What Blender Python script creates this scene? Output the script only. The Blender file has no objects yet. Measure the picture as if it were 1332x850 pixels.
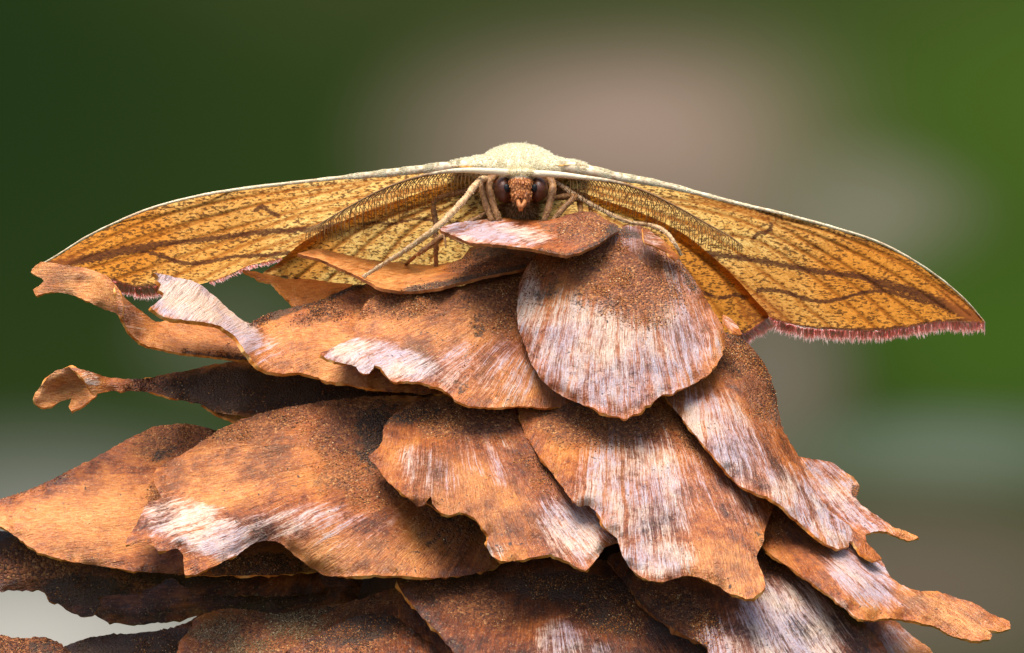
import bpy, bmesh, math, random
import numpy as np
from mathutils import Vector
from mathutils.geometry import delaunay_2d_cdt

R = math.radians
random.seed(7)
rng = np.random.default_rng(7)
C = bpy.context.scene.collection
SC = bpy.context.scene

# ------------------------------------------------------------------ camera, sky, sun, exposure
# One unit is about 4 mm; the scene is a macro subject some 13 units across.
SC.unit_settings.system = 'METRIC'
SC.unit_settings.scale_length = 0.004
DIST = 40.0
cam_d = bpy.data.cameras.new('camera')
cam = bpy.data.objects.new('camera', cam_d)
C.objects.link(cam)
cam.location = (0, -DIST, 0)
cam.rotation_euler = (R(90), 0, 0)
cam_d.sensor_width = 36
cam_d.lens = 36 * DIST / 13.32
cam_d.clip_start = 0.5
cam_d.clip_end = 600
SC.camera = cam

SUN_AZ, SUN_EL = R(200), R(73)          # azimuth from +Y towards +X
world = bpy.data.worlds.new('World')
SC.world = world
world.use_nodes = True
wn = world.node_tree
sky = wn.nodes.new('ShaderNodeTexSky')
sky.sky_type = 'NISHITA'
sky.sun_disc = False
sky.sun_elevation = SUN_EL
sky.sun_rotation = SUN_AZ
sky.dust_density = 3.0
bg = wn.nodes['Background']
wn.links.new(sky.outputs[0], bg.inputs[0])
bg.inputs[1].default_value = 0.098

sun_d = bpy.data.lights.new('sun', 'SUN')
sun = bpy.data.objects.new('sun', sun_d)
C.objects.link(sun)
to_sun = Vector((math.sin(SUN_AZ) * math.cos(SUN_EL), math.cos(SUN_AZ) * math.cos(SUN_EL), math.sin(SUN_EL)))
sun.rotation_euler = (-to_sun).to_track_quat('-Z', 'Y').to_euler()
sun.location = to_sun * 60
sun_d.energy = 2.5
sun_d.angle = R(38)
sun_d.color = (1.0, 0.95, 0.87)

vs = SC.view_settings
vs.view_transform = 'Standard'
vs.look = 'None'
vs.gamma = 1.0
vs.use_curve_mapping = False
vs.exposure = 1.27
SC.cycles.use_denoising = True
SC.cycles.max_bounces = 8
SC.cycles.transparent_max_bounces = 8

# ------------------------------------------------------------------ helpers
def P(px, py, d):
    """numpy: point seen at (px,py) of the 1332x850 frame, d units nearer than the focal plane"""
    s = (DIST - d) / DIST
    return np.stack([(px - 666.0) / 100 * s, -d + 0 * px, (425.0 - py) / 100 * s], -1)

def tps(ctrl, lam=1e-3):
    c = np.array(ctrl, float)
    X = c[:, :2] / 100
    n = len(X)
    def K(a, b):
        r2 = ((a[:, None, :] - b[None]) ** 2).sum(-1) + 1e-12
        return 0.5 * r2 * np.log(r2)
    A = np.zeros((n + 3, n + 3))
    A[:n, :n] = K(X, X) + lam * np.eye(n)
    A[:n, n] = 1; A[:n, n + 1:] = X
    A[n, :n] = 1; A[n + 1:, :n] = X.T
    w = np.linalg.solve(A, np.concatenate([c[:, 2], [0, 0, 0]]))
    def f(px, py):
        q = np.stack([np.ravel(px), np.ravel(py)], -1).astype(float) / 100
        return K(q, X) @ w[:n] + w[n] + q @ w[n + 1:]
    return f

_perm = rng.random((64, 64))
def vnoise(x, y):
    xi = np.floor(x).astype(int); yi = np.floor(y).astype(int)
    fx = x - xi; fy = y - yi
    fx = fx * fx * (3 - 2 * fx); fy = fy * fy * (3 - 2 * fy)
    g = lambda a, b: _perm[a % 64, b % 64]
    return (g(xi, yi) * (1 - fx) + g(xi + 1, yi) * fx) * (1 - fy) + (g(xi, yi + 1) * (1 - fx) + g(xi + 1, yi + 1) * fx) * fy
def fbm(x, y, o=3):
    s = 0; a = 1; t = 0
    for i in range(o):
        s = s + a * (vnoise(x * 2 ** i + 17.3 * i, y * 2 ** i + 5.1 * i) - 0.5); t += a; a *= 0.5
    return s / t * 2

def catmull(pts, step, closed=True):
    """centripetal Catmull-Rom through the points, sampled about every `step`"""
    p = np.array(pts, float)
    n = len(p)
    out = []
    rngi = range(n) if closed else range(n - 1)
    for i in rngi:
        if closed:
            a, b, c, d = p[i - 1], p[i], p[(i + 1) % n], p[(i + 2) % n]
        else:
            b, c = p[i], p[i + 1]
            a = p[i - 1] if i > 0 else 2 * b - c
            d = p[i + 2] if i + 2 < n else 2 * c - b
        t0 = 0; t1 = t0 + max(np.linalg.norm(b - a), 1e-6) ** .5
        t2 = t1 + max(np.linalg.norm(c - b), 1e-6) ** .5; t3 = t2 + max(np.linalg.norm(d - c), 1e-6) ** .5
        k = max(1, int(np.linalg.norm(c[:2] - b[:2]) / step))
        for j in range(k):
            t = t1 + (t2 - t1) * j / k
            A1 = (t1 - t) / (t1 - t0) * a + (t - t0) / (t1 - t0) * b
            A2 = (t2 - t) / (t2 - t1) * b + (t - t1) / (t2 - t1) * c
            A3 = (t3 - t) / (t3 - t2) * c + (t - t2) / (t3 - t2) * d
            B1 = (t2 - t) / (t2 - t0) * A1 + (t - t0) / (t2 - t0) * A2
            B2 = (t3 - t) / (t3 - t1) * A2 + (t - t1) / (t3 - t1) * A3
            out.append((t2 - t) / (t2 - t1) * B1 + (t - t1) / (t2 - t1) * B2)
    if not closed:
        out.append(p[-1])
    return np.array(out)

def pdist(q, poly, closed=False):
    """distance of points q to a polyline"""
    a = np.array(poly, float)[:, :2]
    b = np.roll(a, -1, 0)
    if not closed:
        a, b = a[:-1], b[:-1]
    best = np.full(len(q), 1e9)
    for s in range(0, len(q), 4000):
        qq = q[s:s + 4000]
        ab = b - a
        t = ((qq[:, None] - a) * ab).sum(-1) / np.maximum((ab ** 2).sum(-1), 1e-9)
        t = np.clip(t, 0, 1)
        dd = qq[:, None] - (a + t[..., None] * ab)
        best[s:s + 4000] = np.sqrt((dd ** 2).sum(-1)).min(1)
    return best

def inside(q, poly):
    x, y = q[:, 0], q[:, 1]
    r = np.zeros(len(q), bool)
    px, py = poly[:, 0], poly[:, 1]
    j = len(poly) - 1
    for i in range(len(poly)):
        c = ((py[i] > y) != (py[j] > y))
        with np.errstate(divide='ignore', invalid='ignore'):
            xx = (px[j] - px[i]) * (y - py[i]) / (py[j] - py[i]) + px[i]
        r ^= c & (x < xx)
        j = i
    return r

def triangulate(outline, res, jag, seed, smooth=True, lin_w=.55):
    o = catmull(outline, res) if smooth else np.array(outline, float)
    if smooth:
        lin = []
        p = np.array(outline, float)
        for i in range(len(p)):
            b, c = p[i], p[(i + 1) % len(p)]
            k = max(1, int(np.linalg.norm(c - b) / res))
            lin += [b + (c - b) * j / k for j in range(k)]
        o = o * (1 - lin_w) + np.array(lin) * lin_w
    if jag:
        t = np.roll(o, -1, 0) - np.roll(o, 1, 0)
        nn = np.stack([t[:, 1], -t[:, 0]], -1) / np.maximum(np.linalg.norm(t, axis=1), 1e-6)[:, None]
        a = .8 * fbm(o[:, 0] * .10 + seed * 3.7, o[:, 1] * .10 + seed, 3) + .9 * fbm(o[:, 0] * .36 + seed, o[:, 1] * .36, 2)
        o = o + nn * (a * jag * 1.25)[:, None]
    lo, hi = o.min(0), o.max(0)
    gx = np.arange(lo[0], hi[0], res); gy = np.arange(lo[1], hi[1], res * .87)
    g = np.stack(np.meshgrid(gx, gy), -1)
    g[1::2, :, 0] += res / 2
    g = g.reshape(-1, 2)
    g = g[inside(g, o)]
    dd = pdist(g, o, True)
    g = g[dd > res * .6]
    allp = np.concatenate([o, g])
    n = len(o)
    r = delaunay_2d_cdt([Vector(v) for v in allp], [(i, (i + 1) % n) for i in range(n)], [], 1, 1e-4)
    v = np.array([(a.x, a.y) for a in r[0]])
    f = np.array([t for t in r[2] if len(t) == 3], int)
    # make all triangles face the camera
    A, B, D = v[f[:, 0]], v[f[:, 1]], v[f[:, 2]]
    cr = (B - A)[:, 0] * (D - A)[:, 1] - (B - A)[:, 1] * (D - A)[:, 0]
    f[cr > 0] = f[cr > 0][:, ::-1]
    return v, f, o

def vnormals(V, F):
    n = np.cross(V[F[:, 1]] - V[F[:, 0]], V[F[:, 2]] - V[F[:, 0]])
    N = np.zeros_like(V)
    for k in range(3):
        np.add.at(N, F[:, k], n)
    return N / np.maximum(np.linalg.norm(N, axis=1), 1e-12)[:, None]

def mesh_obj(name, V, F, mat, parent=None, attrs=None, smooth=True, slots=None):
    me = bpy.data.meshes.new(name)
    me.from_pydata(np.asarray(V).tolist(), [], [list(map(int, q)) for q in F])
    if attrs:
        for k, (typ, arr) in attrs.items():
            at = me.attributes.new(k, typ, 'POINT')
            key = {'FLOAT': 'value', 'FLOAT_VECTOR': 'vector', 'FLOAT_COLOR': 'color'}[typ]
            at.data.foreach_set(key, np.asarray(arr, np.float32).ravel())
    for m in (mat if isinstance(mat, (list, tuple)) else [mat]):
        me.materials.append(m)
    if slots is not None:
        me.polygons.foreach_set('material_index', np.asarray(slots, np.int32))
    me.polygons.foreach_set('use_smooth', [smooth] * len(me.polygons))
    me.update()
    o = bpy.data.objects.new(name, me)
    C.objects.link(o)
    if parent:
        o.parent = parent
    return o

def blob(q, spec):
    """soft masks: ellipses (x,y,rx,ry,angle,strength) or ('line', pts, width, strength)"""
    m = np.zeros(len(q))
    for s in spec:
        if s[0] == 'line':
            dd = pdist(q, s[1]) / s[2]
            v = np.exp(-dd ** 2) * s[3]
        else:
            x, y, rx, ry, a, st = s
            dx, dy = q[:, 0] - x, q[:, 1] - y
            ca, sa = math.cos(R(a)), math.sin(R(a))
            e = ((dx * ca + dy * sa) / rx) ** 2 + ((-dx * sa + dy * ca) / ry) ** 2
            v = st * np.clip(1.35 - e, 0, 1)
            v = np.where(v > 0, v, 0)
        m = np.maximum(m, v)
    return m

def empty(name, loc, label, cat):
    o = bpy.data.objects.new(name, None)
    C.objects.link(o)
    o.location = loc
    o['label'] = label; o['category'] = cat
    return o

def set_parent(o, p):
    o.parent = p
    o.matrix_parent_inverse = p.matrix_world.inverted() if False else p.matrix_basis.inverted()

# ------------------------------------------------------------------ node helper
class G:
    def __init__(s, name):
        s.m = bpy.data.materials.new(name); s.m.use_nodes = True
        s.t = s.m.node_tree; s.t.nodes.clear()
    def n(s, typ, **kw):
        nd = s.t.nodes.new(typ)
        for k, v in kw.items(): setattr(nd, k, v)
        return nd
    def put(s, sock, v):
        if hasattr(v, 'is_output'): s.t.links.new(v, sock)
        elif isinstance(v, (tuple, list)) and len(v) == 3 and sock.type == 'RGBA': sock.default_value = (*v, 1)
        else: sock.default_value = v
    def math(s, op, a, b=0.0, clamp=False):
        nd = s.n('ShaderNodeMath', operation=op, use_clamp=clamp)
        s.put(nd.inputs[0], a); s.put(nd.inputs[1], b); return nd.outputs[0]
    def vmath(s, op, a, b=(0, 0, 0)):
        nd = s.n('ShaderNodeVectorMath', operation=op)
        s.put(nd.inputs[0], a); s.put(nd.inputs[1], b); return nd
    def mix(s, f, a, b, typ='MIX'):
        nd = s.n('ShaderNodeMix', data_type='RGBA', blend_type=typ)
        s.put(nd.inputs[0], f); s.put(nd.inputs[6], a); s.put(nd.inputs[7], b); return nd.outputs[2]
    def attr(s, name):
        return s.n('ShaderNodeAttribute', attribute_name=name)
    def noise(s, vec, scale, detail=3, rough=.55, dist=0):
        nd = s.n('ShaderNodeTexNoise'); s.put(nd.inputs['Vector'], vec)
        nd.inputs['Scale'].default_value = scale; nd.inputs['Detail'].default_value = detail
        nd.inputs['Roughness'].default_value = rough; nd.inputs['Distortion'].default_value = dist
        return nd.outputs[0]
    def voro(s, vec, scale, feature='F1'):
        nd = s.n('ShaderNodeTexVoronoi', feature=feature); s.put(nd.inputs['Vector'], vec)
        nd.inputs['Scale'].default_value = scale; return nd
    def ramp(s, f, stops):
        nd = s.n('ShaderNodeValToRGB'); s.put(nd.inputs[0], f)
        e = nd.color_ramp.elements
        while len(e) < len(stops): e.new(.5)
        for i, (p, c) in enumerate(stops):
            e[i].position = p; e[i].color = (*c, 1) if len(c) == 3 else c
        return nd.outputs[0]
    def rng(s, v, a, b, c=0.0, d=1.0, smooth=True):
        nd = s.n('ShaderNodeMapRange', interpolation_type='SMOOTHSTEP' if smooth else 'LINEAR')
        for i, x in enumerate((v, a, b, c, d)): s.put(nd.inputs[i], x)
        return nd.outputs[0]
    def out(s, shader):
        o = s.n('ShaderNodeOutputMaterial'); s.t.links.new(shader, o.inputs[0]); return s.m
    def bsdf(s, col, rough=.5, spec=.5, normal=None, **kw):
        b = s.n('ShaderNodeBsdfPrincipled')
        s.put(b.inputs['Base Color'], col); s.put(b.inputs['Roughness'], rough)
        s.put(b.inputs['Specular IOR Level'], spec)
        if normal is not None: s.put(b.inputs['Normal'], normal)
        for k, v in kw.items(): s.put(b.inputs[k.replace('_', ' ')], v)
        return b.outputs[0]
    def bump(s, h, strength, dist, normal=None):
        b = s.n('ShaderNodeBump'); s.put(b.inputs['Height'], h)
        b.inputs['Strength'].default_value = strength; b.inputs['Distance'].default_value = dist
        if normal is not None: s.put(b.inputs['Normal'], normal)
        return b.outputs[0]

# ------------------------------------------------------------------ materials
def mat_scale():
    g = G('cone_scale')
    fib = g.attr('fib').outputs['Vector']
    mk = g.n('ShaderNodeSeparateColor'); g.put(mk.inputs[0], g.attr('mask').outputs['Color'])
    bleach_sheen, dirt_shade, gran = mk.outputs[0], mk.outputs[1], mk.outputs[2]
    pale = g.attr('mask').outputs['Alpha']
    pos = g.n('ShaderNodeNewGeometry').outputs['Position']
    wob = g.noise(pos, 1.1, 3)
    cw = g.n('ShaderNodeCombineXYZ'); g.put(cw.inputs[0], g.math('MULTIPLY', g.math('SUBTRACT', wob, .5), .14))
    f0 = g.vmath('ADD', fib, cw.outputs[0]).outputs[0]
    s0 = g.noise(g.vmath('MULTIPLY', f0, (13, .6, 1)).outputs[0], 1.0, 3, .6)
    s1 = g.noise(g.vmath('MULTIPLY', f0, (40, 1.7, 1)).outputs[0], 1.0, 5, .66)
    s2 = g.noise(g.vmath('MULTIPLY', f0, (120, 8, 1)).outputs[0], 1.0, 4, .62)
    bl = g.noise(pos, 1.5, 5, .62)
    bl2 = g.noise(g.vmath('ADD', pos, (9.1, 2.2, 4.7)).outputs[0], .9, 4, .6)
    fine = g.noise(pos, 40, 3, .6)
    fine2 = g.noise(pos, 13, 4, .68)
    t = g.math('ADD', g.math('MULTIPLY', s1, .14), g.math('ADD', g.math('MULTIPLY', s2, .13), g.math('MULTIPLY', bl, .44)))
    t = g.math('ADD', t, g.math('ADD', g.math('MULTIPLY', s0, .11), g.math('MULTIPLY', fine2, .18)))
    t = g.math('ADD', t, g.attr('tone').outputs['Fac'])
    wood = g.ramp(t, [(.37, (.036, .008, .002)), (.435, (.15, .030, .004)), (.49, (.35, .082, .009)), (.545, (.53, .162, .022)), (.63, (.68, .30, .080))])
    # pale zones: fresh, smooth orange tan, and one painted warm-lit tip
    psel = g.math('MULTIPLY', pale, g.rng(bl, .36, .56, .35, 1))
    wood = g.mix(g.math('MULTIPLY', psel, .8), wood, g.mix(g.rng(s2, .35, .65), (.46, .125, .017), (.76, .36, .11)))
    # bleached fibres; sky sheen and lip highlights are painted in with them
    bx = g.math('ADD', g.math('ADD', g.math('MULTIPLY', s1, .30), g.math('MULTIPLY', s2, .18)), g.math('ADD', g.math('MULTIPLY', bl, .18), g.math('MULTIPLY', fine2, .12)))
    bx = g.math('ADD', bx, g.math('MULTIPLY', s0, .22))
    bsel = g.rng(g.math('ADD', bleach_sheen, g.math('MULTIPLY', g.math('SUBTRACT', bx, .5), 7.0)), .30, 1.05)
    bsel = g.math('MULTIPLY', bsel, g.rng(bleach_sheen, .02, .25))
    pl = g.mix(g.rng(bl2, .43, .62), (.47, .44, .53), (.72, .60, .49))
    pl = g.mix(g.rng(s2, .35, .62), g.mix(.55, pl, (.46, .20, .08)), pl)
    fl = g.rng(g.noise(g.vmath('MULTIPLY', f0, (42, 9, 1)).outputs[0], 1.0, 3, .6), .60, .68)
    pl = g.mix(g.math('MULTIPLY', fl, .7), pl, (.10, .07, .065))
    col = g.mix(g.math('MULTIPLY', bsel, .82), wood, pl)
    col = g.mix(g.math('MULTIPLY', g.rng(fine, .50, .66), .32), col, g.mix(1.0, col, (.35, .28, .25), 'MULTIPLY'))
    col = g.mix(g.math('MULTIPLY', g.rng(g.noise(pos, 30, 4, .7), .55, .70), .45), col, (.74, .42, .20))
    # rusty granules
    vg = g.voro(pos, 34); vg2 = g.voro(pos, 60)
    gr = g.ramp(vg.outputs['Color'], [(.1, (.040, .011, .004)), (.45, (.19, .050, .010)), (.75, (.37, .115, .022)), (.95, (.62, .30, .10))])
    gsel = g.rng(g.math('ADD', gran, g.math('MULTIPLY', g.math('SUBTRACT', g.math('ADD', g.math('MULTIPLY', fine2, .5), g.math('MULTIPLY', bl, .5)), .5), 4.2)), .30, 1.0)
    gsel = g.math('MULTIPLY', gsel, g.rng(gran, .02, .2))
    col = g.mix(g.math('MULTIPLY', gsel, .82), col, gr)
    # dark mould, and shade painted in under overlapping scales
    dsel = g.rng(g.math('ADD', dirt_shade, g.math('MULTIPLY', g.math('SUBTRACT', g.math('ADD', g.math('MULTIPLY', fine2, .5), g.math('MULTIPLY', bl, .5)), .5), 3.4)), .38, .85)
    dsel = g.math('MULTIPLY', dsel, g.rng(dirt_shade, .02, .2))
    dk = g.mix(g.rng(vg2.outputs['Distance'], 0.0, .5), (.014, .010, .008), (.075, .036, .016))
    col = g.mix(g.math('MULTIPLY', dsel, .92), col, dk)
    # specks: sparse dark spots, pale dust
    v1 = g.voro(g.vmath('ADD', pos, g.vmath('SCALE', g.n('ShaderNodeTexNoise').outputs['Color']).outputs[0]).outputs[0], 13)
    sp = g.rng(g.math('SUBTRACT', v1.outputs['Distance'], g.math('MULTIPLY', g.noise(pos, 6, 2), .22)), .02, .09, 1, 0)
    sp = g.math('MULTIPLY', sp, g.rng(g.noise(pos, 3.1, 3), .46, .58))
    col = g.mix(g.math('MULTIPLY', sp, .85), col, (.03, .018, .014))
    v2 = g.voro(g.vmath('ADD', pos, (3.3, 1.7, .4)).outputs[0], 26)
    sp2 = g.rng(v2.outputs['Distance'], .10, .18, 1, 0)
    sp2 = g.math('MULTIPLY', sp2, g.rng(g.noise(pos, 4.3, 2), .52, .62))
    col = g.mix(g.math('MULTIPLY', sp2, .8), col, (.66, .46, .26))
    h = g.math('ADD', g.math('MULTIPLY', s1, .7), g.math('MULTIPLY', s2, .5))
    h = g.math('ADD', h, g.math('ADD', g.math('MULTIPLY', fine2, .35), g.math('MULTIPLY', fine, .40)))
    h = g.math('ADD', h, g.math('MULTIPLY', g.math('MULTIPLY', g.math('ADD', gsel, dsel), vg.outputs['Distance']), -.9))
    nm = g.bump(h, 1.0, .04)
    ro = g.math('ADD', g.math('MULTIPLY', g.math('ADD', gsel, dsel, True), .35), g.math('ADD', .28, g.math('MULTIPLY', s2, .2)))
    return g.out(g.bsdf(col, ro, .65, nm))

def mat_torn_edge():
    g = G('torn_edge')
    pos = g.n('ShaderNodeNewGeometry').outputs['Position']
    n = g.noise(pos, 9, 4)
    col = g.ramp(n, [(.3, (.40, .10, .014)), (.5, (.70, .24, .035)), (.7, (.88, .50, .18))])
    return g.out(g.bsdf(col, .55, .35, g.bump(g.noise(pos, 26, 3), .5, .02)))

def mat_scale_back():
    g = G('scale_underside')
    fib = g.attr('fib').outputs['Vector']
    s = g.noise(g.vmath('MULTIPLY', fib, (20, 1.2, 1)).outputs[0], 1, 4)
    col = g.ramp(s, [(.3, (.13, .035, .01)), (.55, (.33, .10, .022)), (.75, (.5, .2, .06))])
    return g.out(g.bsdf(col, .55, .4, g.bump(s, .5, .03)))

def mat_core():
    g = G('cone_core')
    pos = g.n('ShaderNodeNewGeometry').outputs['Position']
    n = g.noise(pos, 3, 6)
    col = g.ramp(n, [(.3, (.02, .010, .006)), (.6, (.08, .03, .012)), (.8, (.16, .07, .03))])
    return g.out(g.bsdf(col, .85, .2, g.bump(g.noise(pos, 16, 4), .8, .05)))

def mat_granule():
    g = G('granule')
    c = g.attr('tint').outputs['Color']
    return g.out(g.bsdf(c, .6, .4))

def mat_wing(hind=False):
    g = G('hindwing_membrane' if hind else 'forewing_membrane')
    q = g.attr('fib').outputs['Vector']            # wing-surface coordinates
    mk = g.n('ShaderNodeSeparateColor'); g.put(mk.inputs[0], g.attr('mask').outputs['Color'])
    band, vein, warm = mk.outputs
    red = g.attr('mask').outputs['Alpha']
    n1 = g.noise(q, 2.2, 4, .6)
    n2 = g.noise(g.vmath('MULTIPLY', q, (14, 40, 1)).outputs[0], 1, 4, .6)
    n3 = g.noise(q, 26, 3, .6)
    yel = g.mix(n1, (.75, .44, .11), (.86, .62, .235))
    ora = g.mix(n1, (.62, .205, .024), (.76, .335, .062))
    col = g.mix(g.rng(g.math('ADD', warm, g.math('MULTIPLY', g.math('SUBTRACT', n1, .5), .5)), 0, 1), yel, ora)
    col = g.mix(g.math('MULTIPLY', g.rng(g.math('ADD', g.math('MULTIPLY', n3, .5), g.math('MULTIPLY', g.noise(q, 9, 3), .5)), .43, .60), .7), col, (.42, .15, .02))
    # specks: short dark dashes
    dz = g.noise(g.vmath('MULTIPLY', q, (16, 38, 1)).outputs[0], 1, 3, .6)
    dn = g.noise(g.vmath('ADD', q, (5.2, 1.3, 0)).outputs[0], 1.6, 2)
    thr = g.rng(dn, .3, .7, .555, .495, False)
    ds = g.rng(g.math('SUBTRACT', dz, thr), 0, .045)
    col = g.mix(g.math('MULTIPLY', ds, .82), col, (.075, .03, .014))
    # veins and bands
    col = g.mix(g.math('MULTIPLY', vein, .75), col, (.34, .10, .015))
    bsel = g.rng(g.math('ADD', band, g.math('MULTIPLY', g.math('SUBTRACT', g.math('ADD', g.math('MULTIPLY', n2, .5), g.math('MULTIPLY', n3, .5)), .5), 2.4)), .30, .80)
    bsel = g.math('MULTIPLY', bsel, g.rng(band, .03, .25))
    col = g.mix(g.math('MULTIPLY', bsel, .88), col, (.07, .024, .016))
    col = g.mix(g.math('MULTIPLY', red, .7), col, (.42, .12, .03))
    h = g.math('ADD', g.math('MULTIPLY', vein, .6), g.math('ADD', g.math('MULTIPLY', n3, .35), g.math('MULTIPLY', n2, .3)))
    nm = g.bump(h, .5, .03)
    b = g.bsdf(col, .65, .2, nm)
    tr = g.n('ShaderNodeBsdfTranslucent'); g.put(tr.inputs[0], g.mix(.12, col, (1, .8, .35), 'MULTIPLY'))
    mx = g.n('ShaderNodeMixShader'); mx.inputs[0].default_value = .68
    g.put(mx.inputs[1], b); g.put(mx.inputs[2], tr.outputs[0])
    return g.out(mx.outputs[0])

def mat_hair(name, a, b, rough=.6, transl=.25):
    g = G(name)
    r = g.attr('tint').outputs['Fac']
    col = g.mix(r, a, b)
    bs = g.bsdf(col, rough, .3)
    tr = g.n('ShaderNodeBsdfTranslucent'); g.put(tr.inputs[0], col)
    mx = g.n('ShaderNodeMixShader'); mx.inputs[0].default_value = transl
    g.put(mx.inputs[1], bs); g.put(mx.inputs[2], tr.outputs[0])
    return g.out(mx.outputs[0])

def mat_simple(name, a, b, scale, rough=.55, bump=.4, spec=.4):
    g = G(name)
    pos = g.n('ShaderNodeNewGeometry').outputs['Position']
    n = g.noise(pos, scale, 4, .65)
    col = g.mix(g.rng(n, .35, .65), a, b)
    return g.out(g.bsdf(col, rough, spec, g.bump(n, bump, .02)))

def mat_body():
    g = G('moth_body')
    pos = g.n('ShaderNodeNewGeometry').outputs['Position']
    sx = g.n('ShaderNodeSeparateXYZ'); g.put(sx.inputs[0], pos)
    n = g.noise(pos, 22, 4, .65); n0 = g.noise(pos, 5, 3)
    cream = g.mix(n0, (.68, .60, .38), (.76, .70, .52))
    rust = g.ramp(n, [(.30, (.10, .035, .02)), (.45, (.30, .085, .02)), (.58, (.58, .20, .05)), (.75, (.64, .32, .13))])
    z = g.math('ADD', sx.outputs[2], g.math('MULTIPLY', g.math('SUBTRACT', n, .5), .06))
    col = g.mix(g.rng(z, 1.93, 1.99), rust, cream)
    low = g.rng(z, 1.55, 1.66)
    col = g.mix(low, g.mix(n, (.06, .03, .015), (.30, .17, .07)), col)
    return g.out(g.bsdf(col, .7, .25, g.bump(n, .7, .03)))

def mat_eye():
    g = G('compound_eye')
    pos = g.n('ShaderNodeNewGeometry').outputs['Position']
    lw = g.n('ShaderNodeLayerWeight'); lw.inputs[0].default_value = .4
    v = g.voro(pos, 70)
    col = g.mix(g.rng(g.noise(pos, 14, 3), .35, .65), (.045, .013, .006), (.09, .027, .011))
    return g.out(g.bsdf(col, .38, .4, g.bump(v.outputs['Distance'], .25, .008)))

M_SCALE, M_EDGE, M_BACK, M_CORE, M_GRAN = mat_scale(), mat_torn_edge(), mat_scale_back(), mat_core(), mat_granule()
M_FW, M_HW = mat_wing(), mat_wing(True)
M_FRINGE = mat_hair('wing_fringe', (1.0, .50, .46), (1.0, .84, .80), .6, .55)
M_FUZZ = mat_hair('thorax_fuzz', (.70, .59, .34), (.80, .75, .58))
M_BRISTLE = mat_hair('antenna_bristle', (.13, .06, .018), (.36, .19, .06), .5, .1)
M_COSTA = mat_simple('costa', (.80, .70, .48), (.56, .38, .22), 7, .6, .5)
def mat_ant():
    g = G('antenna_shaft')
    pos = g.n('ShaderNodeNewGeometry').outputs['Position']
    n = g.noise(pos, 20, 3)
    u = g.math('ADD', g.attr('tint').outputs['Fac'], g.math('MULTIPLY', g.math('SUBTRACT', n, .5), .3))
    col = g.mix(g.rng(u, .22, .46), g.mix(n, (.74, .66, .48), (.62, .50, .30)), g.mix(n, (.30, .15, .05), (.12, .055, .02)))
    return g.out(g.bsdf(col, .6, .3, g.bump(n, .6, .02)))
M_ANT = mat_ant()
M_LEGP = mat_simple('leg_pale', (.62, .42, .22), (.40, .22, .09), 14, .6, .6)
M_LEGD = mat_simple('leg_brown', (.36, .18, .065), (.17, .075, .026), 14, .6, .6)
M_LEGHP = mat_hair('pale_leg_scales', (.36, .20, .08), (.80, .62, .40), .6, .1)
M_LEGHD = mat_hair('brown_leg_scales', (.13, .055, .02), (.42, .22, .075), .6, .1)
M_BODY, M_EYE = mat_body(), mat_eye()
M_PUP = mat_simple('eye_spot', (.003, .003, .004), (.008, .008, .01), 20, .5, .05, .2)
M_PALP = mat_simple('palp', (.26, .075, .016), (.42, .16, .045), 16, .6, .7)
M_CHEST = mat_hair('chest_fuzz', (.14, .06, .022), (.42, .24, .10))

# ------------------------------------------------------------------ the background: soft green and tan garden backdrop
def backdrop():
    YB = 60.0
    k = (DIST + YB) / DIST / 100
    prof = []
    for z in np.linspace(70, -22, 24): prof.append((YB, z))
    for a in np.linspace(0, 90, 10)[1:]: prof.append((YB - 14 + 14 * math.cos(R(a)), -22 - 14 * math.sin(R(a))))
    for y in np.linspace(YB - 14, -90, 20)[1:]: prof.append((y, -36))
    xs = np.linspace(-130, 130, 40)
    V = [(x, y, z) for y, z in prof for x in xs]
    n = len(xs)
    F = [(i * n + j, i * n + j + 1, (i + 1) * n + j + 1, (i + 1) * n + j) for i in range(len(prof) - 1) for j in range(n - 1)]
    g = G('soft_garden')
    pos = g.n('ShaderNodeNewGeometry').outputs['Position']
    base = g.mix(g.rng(g.noise(pos, .018, 1), .35, .65), (.027, .047, .010), (.038, .062, .012))
    col = base
    BL = [  # px, py, rx, ry, colour
        (-100, 100, 760, 640, (0.016, 0.034, 0.008)),
        (830, 190, 440, 270, (0.365, 0.249, 0.187)),
        (1420, 130, 620, 440, (0.060, 0.110, 0.014)),
        (980, -140, 620, 290, (0.056, 0.075, 0.019)),
        (600, -120, 620, 300, (0.046, 0.057, 0.018)),
        (1120, 290, 220, 150, (0.202, 0.186, 0.119)),
        (760, 330, 400, 190, (0.223, 0.168, 0.115)),
        (1310, 440, 330, 210, (0.051, 0.102, 0.012)),
        (1000, 490, 170, 250, (0.164, 0.136, 0.094)),
        (1240, 590, 320, 100, (0.128, 0.159, 0.101)),
        (1180, 770, 500, 220, (0.144, 0.111, 0.075)),
        (60, 770, 520, 280, (0.287, 0.276, 0.234)),
        (20, 850, 380, 150, (0.574, 0.520, 0.447)),
        (300, 440, 190, 140, (0.075, 0.087, 0.045)),
    ]
    for x, y, rx, ry, c in BL:
        ctr = ((x - 666) * k, 0, (425 - y) * k)
        v = g.vmath('SUBTRACT', pos, ctr).outputs[0]
        v = g.vmath('MULTIPLY', v, (1 / (rx * k), 0, 1 / (ry * k))).outputs[0]
        ln = g.n('ShaderNodeVectorMath', operation='LENGTH'); g.put(ln.inputs[0], v)
        col = g.mix(g.rng(ln.outputs['Value'], 1.0, 0.05), col, c)
    o = mesh_obj('background', V, F, g.out(g.bsdf(col, 1.0, 0.0)))
    o['kind'] = 'structure'
    return o
backdrop()

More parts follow.
